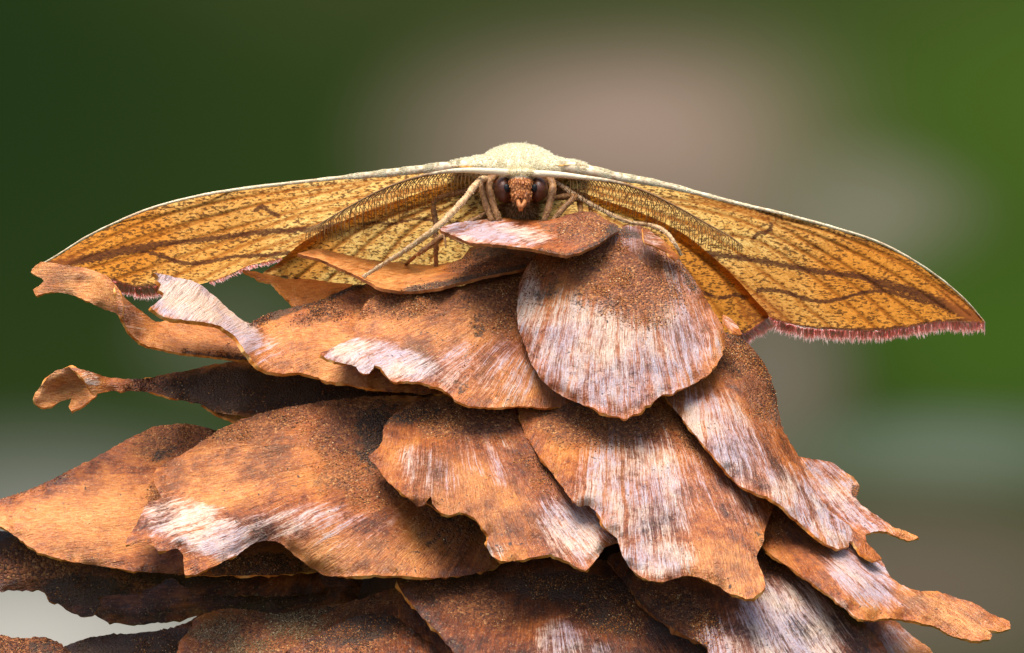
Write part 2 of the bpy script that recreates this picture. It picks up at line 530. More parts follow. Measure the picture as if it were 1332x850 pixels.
# ------------------------------------------------------------------ pine cone
cone = empty('pine_cone', (0, 0, -6.0), 'weathered orange-brown pine cone with curled, torn scales under the moth', 'pine cone')
def child(o, p):
    set_parent(o, p); return o

def fibres(q, focus, seed, bend=0.0):
    fx, fy = focus
    dx, dy = q[:, 0] - fx, q[:, 1] - fy
    r = np.sqrt(dx ** 2 + dy ** 2)
    ang = np.arctan2(dy, dx)
    c = math.atan2((q[:, 1].mean() - fy), (q[:, 0].mean() - fx))
    ang = (ang - c + math.pi) % (2 * math.pi) - math.pi
    rm = r.mean()
    ang = ang + bend * ((r - rm) / rm) ** 2
    return np.stack([ang * rm / 100 + seed * 7.31, r / 100 + seed * 3.7, np.full(len(q), seed * 1.9)], -1)

GRAIN_V = np.array([(1, 0, 0), (-1, 0, 0), (0, 1, 0), (0, -1, 0), (0, 0, 1), (0, 0, -1)], float)
GRAIN_F = np.array([(0, 2, 4), (2, 1, 4), (1, 3, 4), (3, 0, 4), (2, 0, 5), (1, 2, 5), (3, 1, 5), (0, 3, 5)])
def granules(V, w, n, parent, dark, T, moss=False):
    n = int(n * 1.5)
    if n <= 0 or w.sum() <= 0: return
    wt = w[T].mean(1) + 1e-9
    t = T[rng.choice(len(T), n, p=wt / wt.sum())]
    bc = rng.dirichlet((1, 1, 1), n)
    p = (V[t] * bc[..., None]).sum(1)
    s = (rng.random(n) ** 2 * .008 + .0028)[:, None, None] * rng.uniform(.6, 1.4, (n, 6, 1))
    vv = p[:, None] + GRAIN_V[None] * s
    ff = (GRAIN_F[None] + np.arange(n)[:, None, None] * 6).reshape(-1, 3)
    pal = np.array([(.46, .16, .035), (.30, .085, .016), (.11, .032, .009), (.032, .018, .012), (.64, .33, .11), (.70, .50, .28)])
    if moss: pal = np.array([(.34, .22, .10), (.24, .15, .06), (.12, .07, .03), (.04, .03, .02), (.46, .34, .18), (.55, .44, .28)])
    pr = np.array([.30, .27, .17, .12, .10, .04]) if not dark else np.array([.10, .16, .30, .38, .05, .01])
    t = pal[rng.choice(6, n, p=pr)] * rng.uniform(.7, 1.2, (n, 1))
    tint = np.concatenate([np.repeat(t, 6, 0), np.ones((n * 6, 1))], 1)
    o = mesh_obj('granules', vv.reshape(-1, 3), ff, M_GRAN, None, {'tint': ('FLOAT_COLOR', tint)}, smooth=False)
    o['kind'] = 'stuff'
    child(o, parent)

_seed = [0]
SURF = {}
def scale(patches, ctrl, focus, bleach_sheen=(), dirt_shade=(), gran=(), pale=(), th=.05, res=3.6, jag=1.2, roll=.06, rollw=9, rip=.035, bend=0.0, ng=0, dark=False, name='scale', key=None, tone=0.0, rimdark=False, moss=False, curl=.13):
    """one cone scale: outline(s) seen from the front, a depth field, thickness, masks for wear, painted sheen and shade"""
    _seed[0] += 1
    sd = _seed[0]
    if not isinstance(patches[0][0], (tuple, list)): patches = [patches]
    if not isinstance(ctrl[0][0], (tuple, list)): ctrl = [ctrl] * len(patches)
    VV, FF, SS, FI, MK, base = [], [], [], [], [], 0
    top_all, gran_all, tri_all, tb = [], [], [], 0
    for outl, ct in zip(patches, ctrl):
        f = tps(ct)
        if key: SURF[key] = f
        q, F, o = triangulate(outl, res, jag, sd)
        d = f(q[:, 0], q[:, 1])
        ed = pdist(q, o, True)
        fi = fibres(q, focus, sd, bend)
        d = d - roll * np.exp(-(ed / rollw) ** 2)
        d = d + rip * fbm(q[:, 0] / 38 + sd, q[:, 1] / 38 - sd, 3) + .020 * fbm(fi[:, 0] * 8, fi[:, 1] * .7, 2)
        d = d + curl * np.exp(-ed / 11) * fbm(q[:, 0] / 20 + sd * 2.3, q[:, 1] / 20 + sd, 2)
        V = P(q[:, 0], q[:, 1], d)
        N = vnormals(V, F)
        thv = th * .75 * (1 + .15 * fbm(q[:, 0] / 14, q[:, 1] / 14 + sd, 2))
        Bk = V - N * thv[:, None]
        n = len(V)
        e = np.sort(np.concatenate([F[:, [0, 1]], F[:, [1, 2]], F[:, [2, 0]]]), 1)
        de = np.concatenate([F[:, [0, 1]], F[:, [1, 2]], F[:, [2, 0]]])
        u, ix, ct_ = np.unique(e, axis=0, return_index=True, return_counts=True)
        bd = de[ix[ct_ == 1]]
        ring = np.unique(bd); mp = {int(v): 2 * n + i for i, v in enumerate(ring)}; nr = len(ring)
        rim = [(mp[int(b)], mp[int(a)], mp[int(a)] + nr, mp[int(b)] + nr) for a, b in bd]
        faces = [tuple(t) for t in F + base] + [tuple(t[::-1]) for t in F + n + base] + [tuple(np.array(r) + base) for r in rim]
        mk = np.stack([blob(q, bleach_sheen), blob(q, dirt_shade), blob(q, gran), blob(q, pale)], -1)
        VV += [V, Bk, V[ring], Bk[ring]]; FF += faces; SS += [0] * len(F) + [2] * len(F) + [1] * len(rim)
        FI += [fi, fi, fi[ring], fi[ring]]; MK += [mk, mk, mk[ring], mk[ring]]; base += 2 * n + 2 * nr
        tri_all.append(F + tb); tb += n
        top_all.append(V + N * .004); gran_all.append(np.maximum(mk[:, 2], mk[:, 1]) ** 1.5 * np.clip(.5 + 1.6 * fbm(q[:, 0] / 26 + sd * 5, q[:, 1] / 20, 4), .02, 1) ** 2)
    nv = sum(len(v) for v in VV)
    tone = tone + ((sd * .618) % 1 - .5) * .03  # small random tint; negative on lower scales, painting their shade into the colour
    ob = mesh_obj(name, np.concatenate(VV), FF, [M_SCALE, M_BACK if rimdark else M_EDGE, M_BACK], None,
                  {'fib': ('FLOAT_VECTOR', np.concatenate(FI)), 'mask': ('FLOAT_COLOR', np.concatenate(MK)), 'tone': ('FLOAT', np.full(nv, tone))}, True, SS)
    child(ob, cone)
    # crisp torn rims
    granules(np.concatenate(top_all), np.concatenate(gran_all), ng, ob, dark, np.concatenate(tri_all), moss)
    return ob

# --- top flat scale the moth sits on
scale([(572,297),(589,291),(608,288),(628,286),(657,284),(677,284),(692,286),(712,287),(727,283),(743,278),(759,275),(774,277),(784,283),(794,289),(803,293),(806,299),(798,304),(788,311),(774,320),(755,328),(737,333),(723,330),(706,327),(688,323),(657,320),(634,317),(610,316),(599,311),(586,305),(575,300)],
      [(572,297,.45),(628,286,-.5),(692,286,-.6),(759,275,-.5),(803,295,0),(737,333,1.0),(634,317,.85),(790,309,.6),(586,305,.6),(690,305,.25)],
      (860,260), bleach_sheen=[(640,303,80,18,5,.95)], gran=[(762,298,45,26,0,1)], dirt_shade=[(720,296,30,10,20,.55),(797,298,14,9,0,.8),('line',[(700,325),(737,332),(775,318),(800,302)],4,.8)],
      res=2.6, jag=.9, th=.05, roll=.04, rollw=5, rip=.02, ng=900, key='A', rimdark=True)
# --- orange scale reaching left below it
scale([(387,330),(399,327),(414,324),(435,328),(468,336),(486,339),(516,342),(555,345),(585,342),(600,337),(612,322),(640,312),(700,312),(705,340),(675,351),(630,360),(600,367),(570,375),(540,379),(522,379),(495,375),(474,364),(444,350),(420,339),(399,333)],
      [(387,330,-.2),(468,336,-1.0),(555,345,-1.3),(612,324,-1.2),(690,345,-.1),(600,367,.35),(522,379,.4),(474,364,.25),(420,339,-.05),(560,360,-.3),(700,312,-1.0)],
      (760,350), pale=[(490,355,110,22,12,.9)], gran=[(640,345,60,28,0,1)], dirt_shade=[('line',[(530,378),(600,366),(640,357),(680,347)],6,1.0),(640,330,40,16,0,.7)],
      th=.05, res=3, jag=.6, roll=.05, rollw=5, rip=.02, ng=900, dark=True, key='C', rimdark=True)
# --- orange scale tip behind it
scale([(315,351),(330,353),(342,356),(375,363),(399,363),(450,370),(490,374),(490,385),(456,376),(429,386),(399,397),(382,399),(372,387),(360,375),(355,370),(336,364),(318,354)],
      [(315,351,-.9),(375,363,-1.3),(450,372,-1.2),(382,399,-.6),(357,370,-.85),(490,380,-1.1)], (560,360), pale=[(390,380,90,40,0,.55)], res=3, roll=.03, rollw=4, rip=.02, th=.04)
# --- small flakes beside the cone's tip
scale([(836,296),(845,300),(852,306),(866,315),(878,327),(884,336),(878,338),(871,333),(866,328),(854,322),(847,319),(838,315)],
      [(836,296,.15),(866,315,.05),(880,335,.15),(854,322,.4),(840,316,.45)], (800,300), bleach_sheen=[(850,310,16,14,0,.6)], res=2, jag=1.0, roll=.02, rollw=3, rip=.02, th=.03)
scale([(940,409),(948,413),(960,424),(965,435),(955,435),(946,427),(940,419)],
      [(940,409,.25),(960,424,.3),(964,435,.5),(946,427,.55)], (920,400), bleach_sheen=[(952,420,14,10,0,.35)], res=2, jag=.7, roll=.02, rollw=3, rip=.01, th=.03)
# --- big rounded scale in the middle
scale([(806,296),(790,300),(760,308),(735,316),(705,328),(688,342),(678,360),(674,385),(672,405),(674,428),(682,448),(690,470),(700,489),(712,502),(728,514),(745,522),(758,527),(768,529),(780,536),(792,540),(800,541),(808,543),(816,545),(824,540),(834,537),(838,528),(846,526),(852,520),(862,514),(876,513),(882,507),(896,503),(908,496),(922,486),(932,475),(940,462),(944,445),(940,425),(928,405),(915,383),(902,362),(890,345),(878,330),(864,313),(848,301),(828,293)],
      [(806,300,-.05),(690,348,.2),(760,335,.4),(860,325,-.05),(674,400,.55),(800,400,1.05),(920,400,.15),(690,470,1.1),(810,470,1.55),(940,445,.5),(750,525,1.7),(815,543,2.0),(880,510,1.55),(930,475,.95),(860,400,.75)],
      (800,60), bleach_sheen=[(790,465,125,78,20,.80),(880,440,60,60,0,.72),(690,400,22,60,0,.75),(820,310,45,22,25,.7),(890,370,20,50,-30,.6)],
      gran=[(810,365,85,52,25,1.0),(715,350,45,22,-15,.6)], dirt_shade=[(705,375,22,28,20,.5),(840,325,60,14,35,.5),(815,303,26,9,10,.9),(895,360,10,36,-32,.6),(770,395,60,10,15,.35),(860,425,30,8,0,.35)],
      ng=3500, jag=1.3, rip=.05, th=.055, key='B')
# --- scale left of it, with the pale torn lip
scale([(415,461),(430,455),(443,447),(452,444),(460,438),(461,429),(466,412),(474,396),(489,383),(520,381),(560,379),(610,369),(660,353),(700,345),(750,400),(765,500),(750,526),(710,531),(671,528),(640,531),(624,530),(611,528),(595,522),(585,513),(568,503),(545,498),(525,497),(512,497),(504,490),(495,478),(487,476),(480,486),(473,487),(467,484),(463,477),(448,473),(433,470),(422,465)],
      [(489,383,.15),(660,355,-.1),(740,400,0),(461,430,.5),(580,430,.75),(680,440,.5),(415,461,1.25),(470,470,1.25),(500,492,1.4),(540,470,1.1),(585,513,1.55),(624,530,1.65),(700,530,1.2),(750,526,.9),(625,450,.85),(560,455,.9)],
      (760,330), bleach_sheen=[(500,468,90,26,12,1.05),(590,475,30,40,20,.6),(650,480,50,50,20,.45)], pale=[(560,430,110,45,-8,.6),(660,500,60,40,0,.4)],
      gran=[(560,394,115,20,-6,.85),(655,390,48,56,0,.9)], dirt_shade=[(625,420,16,18,0,.5),(600,500,12,18,20,.5),(610,385,40,10,-10,.4),('line',[(625,430),(605,470),(592,512)],6,.35)], ng=1800)
# --- long scale with the white curled end
scale([(201,355),(227,361),(251,366),(267,375),(279,385),(298,403),(316,417),(326,421),(333,416),(349,408),(375,401),(392,398),(415,391),(439,381),(458,372),(480,369),(540,370),(590,400),(600,480),(590,513),(578,513),(540,512),(505,510),(480,505),(462,503),(444,498),(425,496),(406,489),(387,485),(368,486),(349,484),(335,476),(324,464),(314,449),(302,435),(286,425),(265,419),(239,416),(211,412),(200,405),(196,399),(204,394),(212,386),(213,381),(206,377),(209,370),(204,365),(206,361)],
      [(201,355,.9),(196,399,1.3),(251,366,.55),(265,419,1.2),(298,403,.35),(314,449,1.05),(331,422,.15),(349,484,.95),(392,398,-.25),(458,372,-.5),(400,440,.35),(425,496,.95),(462,470,.7),(505,510,.95),(578,512,.9),(560,430,.2),(230,385,.85),(335,450,.55)],
      (620,440), bleach_sheen=[(245,385,64,36,15,1.6),(305,425,48,26,42,1.4),(345,455,30,22,40,.6)], pale=[(410,455,110,40,5,.75)],
      gran=[(430,405,60,14,-18,.8)], dirt_shade=[('line',[(330,417),(392,398),(439,381),(470,370)],8,1.0),(455,400,26,16,0,.35)], ng=1200, jag=1.0, th=.07, bend=.25, dark=True)
# --- curled ribbon scale far left
scale([[(41,354),(45,346),(53,341),(75,344),(112,349),(136,358),(151,371),(157,384),(160,398),(158,413),(150,408),(127,399),(96,384),(66,380),(53,383),(47,385),(43,377),(53,371),(57,366),(55,362),(48,360)],
       [(149,370),(164,389),(182,404),(203,419),(240,412),(300,425),(345,455),(340,472),(321,469),(280,465),(234,459),(191,450),(175,440),(166,428),(158,413),(153,390)]],
      [[(41,354,.2),(75,344,.3),(151,371,.85),(156,400,1.05),(158,413,1.05),(96,384,.45),(47,385,.45),(110,366,.35)],
       [(149,370,.83),(155,400,1.04),(158,413,1.04),(203,419,.1),(191,450,.75),(300,440,-.1),(321,469,.35),(234,459,.55),(230,435,.15),(345,455,-.1)]],
      (-200,360), pale=[(90,365,90,34,10,1.1),(240,445,90,25,10,.8)], bleach_sheen=[(172,418,16,30,-30,.45)], dirt_shade=[('line',[(240,459),(280,464),(330,469)],4,.9),(300,455,30,14,0,.4)], gran=[(300,460,40,10,0,.5)], res=2.8, jag=.8, roll=.03, rollw=4, rip=.02, th=.045, ng=250, dark=True)
# --- dark mouldy scale with the curled orange tip
scale([[(44,519),(46,511),(55,500),(63,490),(75,482),(92,478),(104,482),(116,494),(124,508),(126,513),(112,525),(93,535),(89,529),(93,518),(84,521),(75,525),(57,531),(46,526)],
       [(90,477),(109,481),(127,487),(148,492),(170,493),(191,492),(216,487),(240,483),(265,477),(289,472),(314,469),(400,470),(520,490),(610,510),(620,550),(450,560),(372,548),(344,541),(314,542),(283,537),(259,526),(228,519),(197,511),(160,509),(130,511),(124,514),(120,512),(114,502),(108,493),(100,485)],
       [(262,526),(290,533),(330,541),(350,545),(335,552),(310,550),(285,541)]],
      [[(92,478,.75),(63,490,.7),(46,520,.75),(57,531,.7),(93,535,.75),(112,503,.52),(126,513,.55),(82,504,.45),(112,525,.65)],
       [(500,510,-.5),(314,505,.15),(289,472,-.3),(314,542,.4),(170,500,.5),(92,478,.85),(112,498,1.0),(124,514,.85),(130,498,.75),(372,548,.15),(430,510,-.2)],
       [(262,526,.2),(350,545,.1),(310,550,.35),(290,533,.1)]],
      (640,520), pale=[(80,505,52,34,0,1.1),(300,545,60,12,10,.9)], bleach_sheen=[(118,492,14,12,40,.6)], dirt_shade=[(330,508,150,34,0,1.1),(450,520,150,40,0,1.0)], gran=[(210,500,60,14,-8,1.0)], th=.045, res=3, jag=.9, roll=.04, rollw=5, rip=.03, ng=2600, dark=True)
# --- broad scale at far left
scale([(-60,670),(0,650),(41,636),(82,617),(124,595),(165,572),(198,556),(231,551),(264,555),(284,562),(340,590),(420,640),(430,740),(400,745),(350,748),(288,749),(239,748),(198,745),(144,739),(95,731),(49,718),(21,698),(0,685),(-60,690)],
      [(231,551,-.2),(124,595,.15),(0,650,.5),(-50,672,.6),(150,660,.95),(250,640,.6),(0,685,1.0),(95,731,1.45),(239,748,1.6),(350,747,1.3),(400,740,1.0),(330,620,.4),(420,660,.3)],
      (560,640), pale=[(120,680,130,55,-8,.6)], gran=[(235,572,75,32,-10,.9),(205,640,14,30,20,.6)], dirt_shade=[('line',[(-20,655),(41,637),(90,612)],4,.8),(215,590,26,10,-20,.6),(330,738,70,22,0,.8)], ng=1600, rip=.03)
# --- front-left scale with the bright ragged lip
scale([(193,654),(211,648),(204,635),(198,618),(205,610),(250,583),(284,560),(317,545),(358,533),(420,522),(480,516),(540,515),(600,530),(650,600),(665,700),(645,738),(610,748),(580,751),(553,752),(520,749),(478,749),(440,750),(424,749),(404,739),(383,722),(366,708),(346,703),(329,708),(309,722),(280,735),(257,746),(241,748),(240,735),(238,722),(231,714),(218,717),(206,716),(199,710),(193,708),(184,706),(174,709),(163,710),(172,690),(181,673)],
      [(317,545,.75),(420,522,.55),(520,516,.45),(198,618,1.0),(211,648,1.35),(163,710,2.05),(241,748,2.35),(257,690,1.95),(346,703,1.75),(420,748,2.2),(520,749,2.3),(610,748,2.0),(350,620,1.35),(450,620,1.4),(550,620,1.05),(600,550,.4),(300,690,1.95),(395,690,2.0)],
      (720,520), bleach_sheen=[(265,690,98,34,18,.9),(380,680,90,24,-6,.6),(470,690,70,24,-10,.35)], pale=[(300,610,110,50,-12,.55),(470,725,120,30,0,.6)],
      gran=[(350,545,100,26,-18,.9),(470,560,80,50,0,.95),(480,620,70,50,0,.7),(590,650,60,80,0,.5)], dirt_shade=[(225,590,24,10,-25,.5),(500,570,56,50,0,.75),(430,560,30,18,20,.45),(590,690,40,60,0,.4)], ng=3000, bend=.0, th=.06, rip=.05)  # dark blobs at the right paint in the middle scale's shadow
# --- middle scale with the notched lip
scale([[(479,594),(497,578),(498,562),(506,545),(527,529),(560,515),(620,505),(690,510),(740,560),(820,640),(835,700),(805,705),(786,714),(775,728),(762,744),(750,738),(737,730),(716,722),(687,726),(663,731),(648,729),(637,721),(633,712),(635,697),(626,685),(613,671),(597,667),(587,670),(574,667),(563,655),(561,644),(570,633),(578,625),(576,619),(566,633),(558,648),(552,656),(543,659),(527,644),(506,628),(492,610)],[(552,612),(592,612),(594,655),(582,668),(570,664),(556,655),(550,640)]],
      [[(479,594,1.55),(527,529,.9),(620,505,.7),(690,520,.6),(543,658,2.35),(580,640,2.25),(565,650,2.4),(620,600,1.85),(700,640,2.1),(633,714,2.8),(687,726,2.85),(737,730,2.75),(762,743,2.95),(786,690,2.35),(740,600,1.4),(830,660,1.9)],[(552,612,1.65),(592,612,1.6),(582,668,2.1),(555,650,2.0)]],
      (560,380), bleach_sheen=[(745,690,60,40,35,.75),(560,615,50,30,30,.5),(640,590,60,40,30,.35),(640,715,22,14,0,.6)], pale=[(620,650,90,50,30,.5)],
      gran=[(600,542,100,34,5,.95),(690,600,26,50,-25,.6)], dirt_shade=[(540,540,50,14,-15,.7),(620,528,70,10,0,.6),(700,610,12,50,-28,.4)], ng=2200, bend=.1, th=.06, rip=.05)
# --- front-right fluted scale
scale([(674,528),(683,566),(708,603),(733,636),(753,660),(766,659),(778,669),(786,685),(797,696),(803,702),(807,714),(813,730),(823,743),(840,753),(852,757),(864,757),(888,750),(906,750),(924,758),(945,769),(966,778),(978,779),(990,771),(996,764),(993,751),(987,735),(984,723),(992,707),(996,686),(1010,650),(1000,600),(960,550),(910,505),(860,495),(780,500),(720,510)],
      [(690,530,.9),(800,505,.75),(890,505,.5),(753,660,2.55),(850,640,2.35),(960,620,1.55),(1005,650,1.5),(803,702,2.85),(823,743,3.1),(864,757,3.25),(900,742,2.9),(966,778,3.2),(995,763,2.95),(984,723,2.5),(708,603,1.85),(940,720,2.75)],
      (800,300), bleach_sheen=[(830,640,90,90,0,.72),(850,725,60,30,0,.85),(960,640,40,60,-20,.45)], pale=[(950,745,60,40,20,.9),(800,600,40,60,0,.4)],  # pale at the right tip paints in its warm light
      gran=[(780,548,105,36,0,.95),(900,560,26,40,-30,.8)], dirt_shade=[(760,530,90,10,0,.6),(985,690,12,40,0,.3)], ng=2600, bend=-.08, th=.06, rip=.05, roll=.05)
# --- right scale running to a forked tip
scale([(865,514),(885,490),(910,460),(930,436),(947,432),(974,448),(995,474),(1008,506),(1013,538),(1021,564),(1037,591),(1056,632),(1079,664),(1107,686),(1131,709),(1147,727),(1137,729),(1120,720),(1108,704),(1104,704),(1103,711),(1090,714),(1073,708),(1052,690),(1028,669),(1004,649),(980,641),(960,630),(952,622),(899,559)],
      [(935,440,-.05),(865,514,1.1),(974,448,-.45),(1013,538,-.2),(950,520,.9),(960,630,2.05),(1004,649,2.05),(1040,600,.45),(1073,708,1.95),(1147,727,1.35),(1056,635,.9),(900,480,.5),(990,580,1.2)],
      (880,330), bleach_sheen=[(940,570,50,80,-40,.75),(1050,660,90,34,42,.8),(990,560,24,60,-25,.4)], gran=[(960,460,50,40,30,.95),(990,510,24,50,-15,.8)], dirt_shade=[('line',[(950,436),(990,472),(1010,520),(1016,552)],9,.7),(960,470,30,24,0,.35)], pale=[(1085,705,30,14,20,.8)],
      ng=1800, bend=-.1, jag=1.1)
# --- second fork behind it
scale([(1030,592),(1037,594),(1062,598),(1081,601),(1096,612),(1110,621),(1117,632),(1114,649),(1120,657),(1141,671),(1161,685),(1178,691),(1194,699),(1182,704),(1165,698),(1153,692),(1137,691),(1126,696),(1127,703),(1100,705),(1060,670),(1030,620)],
      [(1037,594,.1),(1081,601,-.2),(1114,630,-.15),(1100,660,.4),(1125,698,.85),(1194,699,.6),(1060,660,.5),(1150,680,.55)],
      (980,520), bleach_sheen=[(1110,655,70,26,38,.85),(1070,610,34,14,15,.7)], pale=[(1100,630,20,14,20,.6)], dirt_shade=[(1114,640,7,9,0,1.0)], res=3, jag=.9, roll=.04, rollw=5, th=.045, ng=120)
# --- lower right scale with the long pale tongue
scale([(991,712),(990,680),(1001,648),(1040,640),(1100,680),(1140,720),(1150,735),(1158,751),(1172,761),(1192,768),(1219,770),(1243,777),(1267,785),(1291,799),(1312,809),(1315,818),(1301,822),(1286,820),(1281,815),(1284,820),(1291,827),(1288,832),(1267,834),(1240,828),(1213,814),(1178,806),(1155,804),(1137,807),(1117,805),(1103,796),(1079,775),(1042,748)],
      [(991,712,1.9),(1001,652,1.2),(1042,748,2.35),(1103,796,2.65),(1060,690,1.3),(1100,720,1.5),(1146,727,.95),(1155,804,2.25),(1192,768,1.55),(1240,828,2.05),(1267,785,1.4),(1315,818,1.55),(1288,832,1.85),(1120,760,2.05)],
      (940,600), bleach_sheen=[(1120,745,60,34,38,.85),(1090,790,24,16,30,.6),(1170,775,50,16,20,.4)], pale=[(1235,800,80,24,22,.95)], gran=[(1020,690,36,30,0,.5)], dirt_shade=[(1010,700,30,20,30,.3)], res=3.2, th=.05, ng=350)
# --- bottom right pale scale
scale([(790,725),(822,770),(838,790),(855,805),(885,823),(905,834),(920,843),(924,870),(925,910),(1180,910),(1165,870),(1148,838),(1125,812),(1103,790),(1079,765),(1042,738),(1000,700),(960,690),(880,700)],
      [(822,770,1.95),(920,843,3.0),(925,910,3.4),(1000,850,3.0),(985,705,1.4),(1079,775,1.9),(1145,835,2.0),(1180,910,2.5),(900,780,2.2),(960,780,2.4)],
      (880,560), bleach_sheen=[(1030,820,85,70,30,.85),(940,840,50,40,0,.6)], gran=[(880,785,60,30,25,.9)], dirt_shade=[(900,800,50,24,35,.5),(1000,730,26,20,40,.6),('line',[(800,745),(855,803),(920,842)],7,.6)], th=.10, ng=1200, tone=-.04, rimdark=True)
scale([(1110,800),(1150,798),(1172,814),(1185,826),(1202,838),(1214,849),(1235,890),(1225,910),(1150,910),(1120,860)],
      [(1110,800,1.1),(1172,814,1.1),(1214,849,1.2),(1225,910,1.7),(1150,910,1.8)], (1080,720), bleach_sheen=[(1165,835,30,26,0,.6)], pale=[(1195,850,30,24,30,.8)], ng=60, res=3)
# --- bottom middle rust scale
scale([(517,755),(545,742),(600,735),(700,728),(800,730),(880,760),(950,830),(960,910),(625,910),(608,880),(591,850),(572,825),(543,796),(522,770)],
      [(517,755,1.9),(600,738,1.4),(750,732,1.5),(880,770,1.6),(591,850,2.8),(625,910,3.2),(720,830,2.65),(850,850,2.5),(950,910,2.8)],
      (700,560), bleach_sheen=[(730,835,36,30,0,.6),(780,850,20,16,0,.5)], gran=[(600,780,80,30,20,.7),(800,780,60,30,0,.6)], dirt_shade=[(740,765,110,24,5,.75),(790,800,60,30,20,.6),(560,760,40,10,0,.3)], th=.07, ng=2600, tone=-.075)  # dark blobs paint in the shadow under the overhanging lips
# --- bottom left mossy scales
scale([(222,880),(235,835),(247,817),(259,801),(289,792),(319,793),(361,799),(400,792),(445,785),(481,775),(520,762),(570,756),(650,860),(640,910),(215,910)],
      [(247,817,1.2),(289,792,.9),(400,792,.95),(520,770,1.3),(235,880,1.9),(400,850,1.9),(570,850,2.0)], (520,640), bleach_sheen=[(330,820,90,16,-10,.35)], gran=[(330,830,110,40,-10,1.0),(470,790,60,16,-15,.9)], dirt_shade=[(390,800,60,14,-8,.6)], ng=5000, jag=2.0, tone=-.03, moss=True)
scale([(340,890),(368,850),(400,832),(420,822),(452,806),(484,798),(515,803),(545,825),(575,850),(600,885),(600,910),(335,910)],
      [(368,850,2.1),(484,798,1.75),(545,825,1.9),(450,850,2.4),(600,900,2.4),(340,905,2.6)], (520,660), gran=[(460,830,90,30,-20,.9)], dirt_shade=[(470,815,80,24,-15,.75)], ng=1400, dark=True, jag=2.0, tone=-.07)
# --- dark shelf scales low on the left
scale([(-60,685),(60,700),(200,728),(400,720),(420,770),(250,772),(222,752),(198,763),(173,771),(148,776),(126,776),(131,788),(119,801),(109,803),(89,796),(79,788),(64,782),(60,773),(52,768),(25,768),(-60,770)],
      [(-50,690,.4),(-50,770,.8),(52,768,.9),(109,803,.9),(150,740,.9),(200,728,.8),(300,765,.9),(400,740,.7)], (420,700), gran=[(40,735,90,30,0,.9),(170,760,60,14,0,.9)], dirt_shade=[(110,770,70,24,0,.95),(250,740,100,30,0,.9)], ng=2000, dark=True, jag=2.2, rip=.05, tone=-.06, rimdark=True)  # dark blobs and low tone put this face's shade into its colour
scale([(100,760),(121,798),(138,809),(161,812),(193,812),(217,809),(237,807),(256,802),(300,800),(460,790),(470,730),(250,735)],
      [(121,798,.35),(193,812,.55),(256,802,.55),(460,760,.5),(250,740,.2)], (480,760), dirt_shade=[(330,770,90,40,0,.7)], ng=300, dark=True, jag=1.0, tone=-.08, rimdark=True)
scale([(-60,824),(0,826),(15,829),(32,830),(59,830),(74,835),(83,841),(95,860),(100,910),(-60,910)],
      [(-50,824,1.0),(59,830,1.0),(83,841,1.1),(100,910,1.7),(-50,910,1.8)], (300,780), gran=[(20,850,80,40,0,1.0)], dirt_shade=[(60,845,30,14,0,.6)], ng=1200, dark=True, jag=1.6, tone=-.04, rimdark=True)
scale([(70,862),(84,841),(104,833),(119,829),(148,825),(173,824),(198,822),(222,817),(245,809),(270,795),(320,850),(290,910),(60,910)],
      [(84,841,.8),(148,825,.6),(245,809,.7),(290,860,1.0),(70,905,1.3),(200,870,1.1)], (340,800), dirt_shade=[(170,840,110,24,-5,.95)], gran=[(150,856,40,12,0,.8)], ng=1300, dark=True, jag=1.6, tone=-.06, rimdark=True)

# --- woody core that carries the scales
def core():
    pts = [(805, 303, 18, -.35), (795, 340, 46, -.75), (780, 400, 92, -1.0), (765, 470, 130, -1.15), (745, 540, 165, -1.2), (725, 620, 200, -1.2), (710, 700, 225, -1.1), (700, 780, 245, -1.0), (700, 870, 250, -.8), (700, 960, 200, -.6), (700, 1010, 90, -.6)]
    V, F = [], []
    n = 40
    for i, (x, y, r, d) in enumerate(pts):
        for j in range(n):
            a = 2 * math.pi * j / n
            rr = r / 100 * (1 + .08 * math.sin(7 * a + i * 2.1) + .04 * math.sin(13 * a + i))
            V.append(((x - 666) / 100 + rr * math.cos(a), -d + rr * math.sin(a) * .95, (425 - y) / 100))
    for i in range(len(pts) - 1):
        for j in range(n):
            F.append((i * n + j, i * n + (j + 1) % n, (i + 1) * n + (j + 1) % n, (i + 1) * n + j))
    F.append(tuple(range(n))[::-1]); F.append(tuple((len(pts) - 1) * n + j for j in range(n)))
    child(mesh_obj('core', V, F, M_CORE), cone)
core()

# ------------------------------------------------------------------ moth
moth = empty('moth', P(np.array(678.), np.array(290.), np.array(-.6)).tolist(), 'golden-brown geometer moth with spread speckled wings and feathery antennae on the pine cone', 'moth')

def tube_pts(pts, radii, n=10, capped=True):
    """tapered tube through 3D points"""
    p = np.array(pts, float); r = np.array(radii, float)
    V, F = [], []
    up = np.array([0.3, -1, .2])
    for i in range(len(p)):
        t = p[min(i + 1, len(p) - 1)] - p[max(i - 1, 0)]
        t = t / np.linalg.norm(t)
        a = np.cross(t, up); a /= np.linalg.norm(a); b = np.cross(t, a)
        for j in range(n):
            an = 2 * math.pi * j / n
            V.append(p[i] + r[i] * (math.cos(an) * a + math.sin(an) * b))
    for i in range(len(p) - 1):
        for j in range(n):
            F.append((i * n + j, i * n + (j + 1) % n, (i + 1) * n + (j + 1) % n, (i + 1) * n + j))
    if capped:
        F.append(tuple(range(n))[::-1]); F.append(tuple((len(p) - 1) * n + j for j in range(n)))
    return V, F

def path(pxs, radpx, step=4):
    """smooth (px,py,d) path with radii in px -> 3D points, radii"""
    a = np.array([(x, y, d * 100, r) for (x, y, d), r in zip(pxs, radpx)], float)
    s = catmull(a, step, closed=False)
    return P(s[:, 0], s[:, 1], s[:, 2] / 100), np.maximum(s[:, 3], .3) / 100

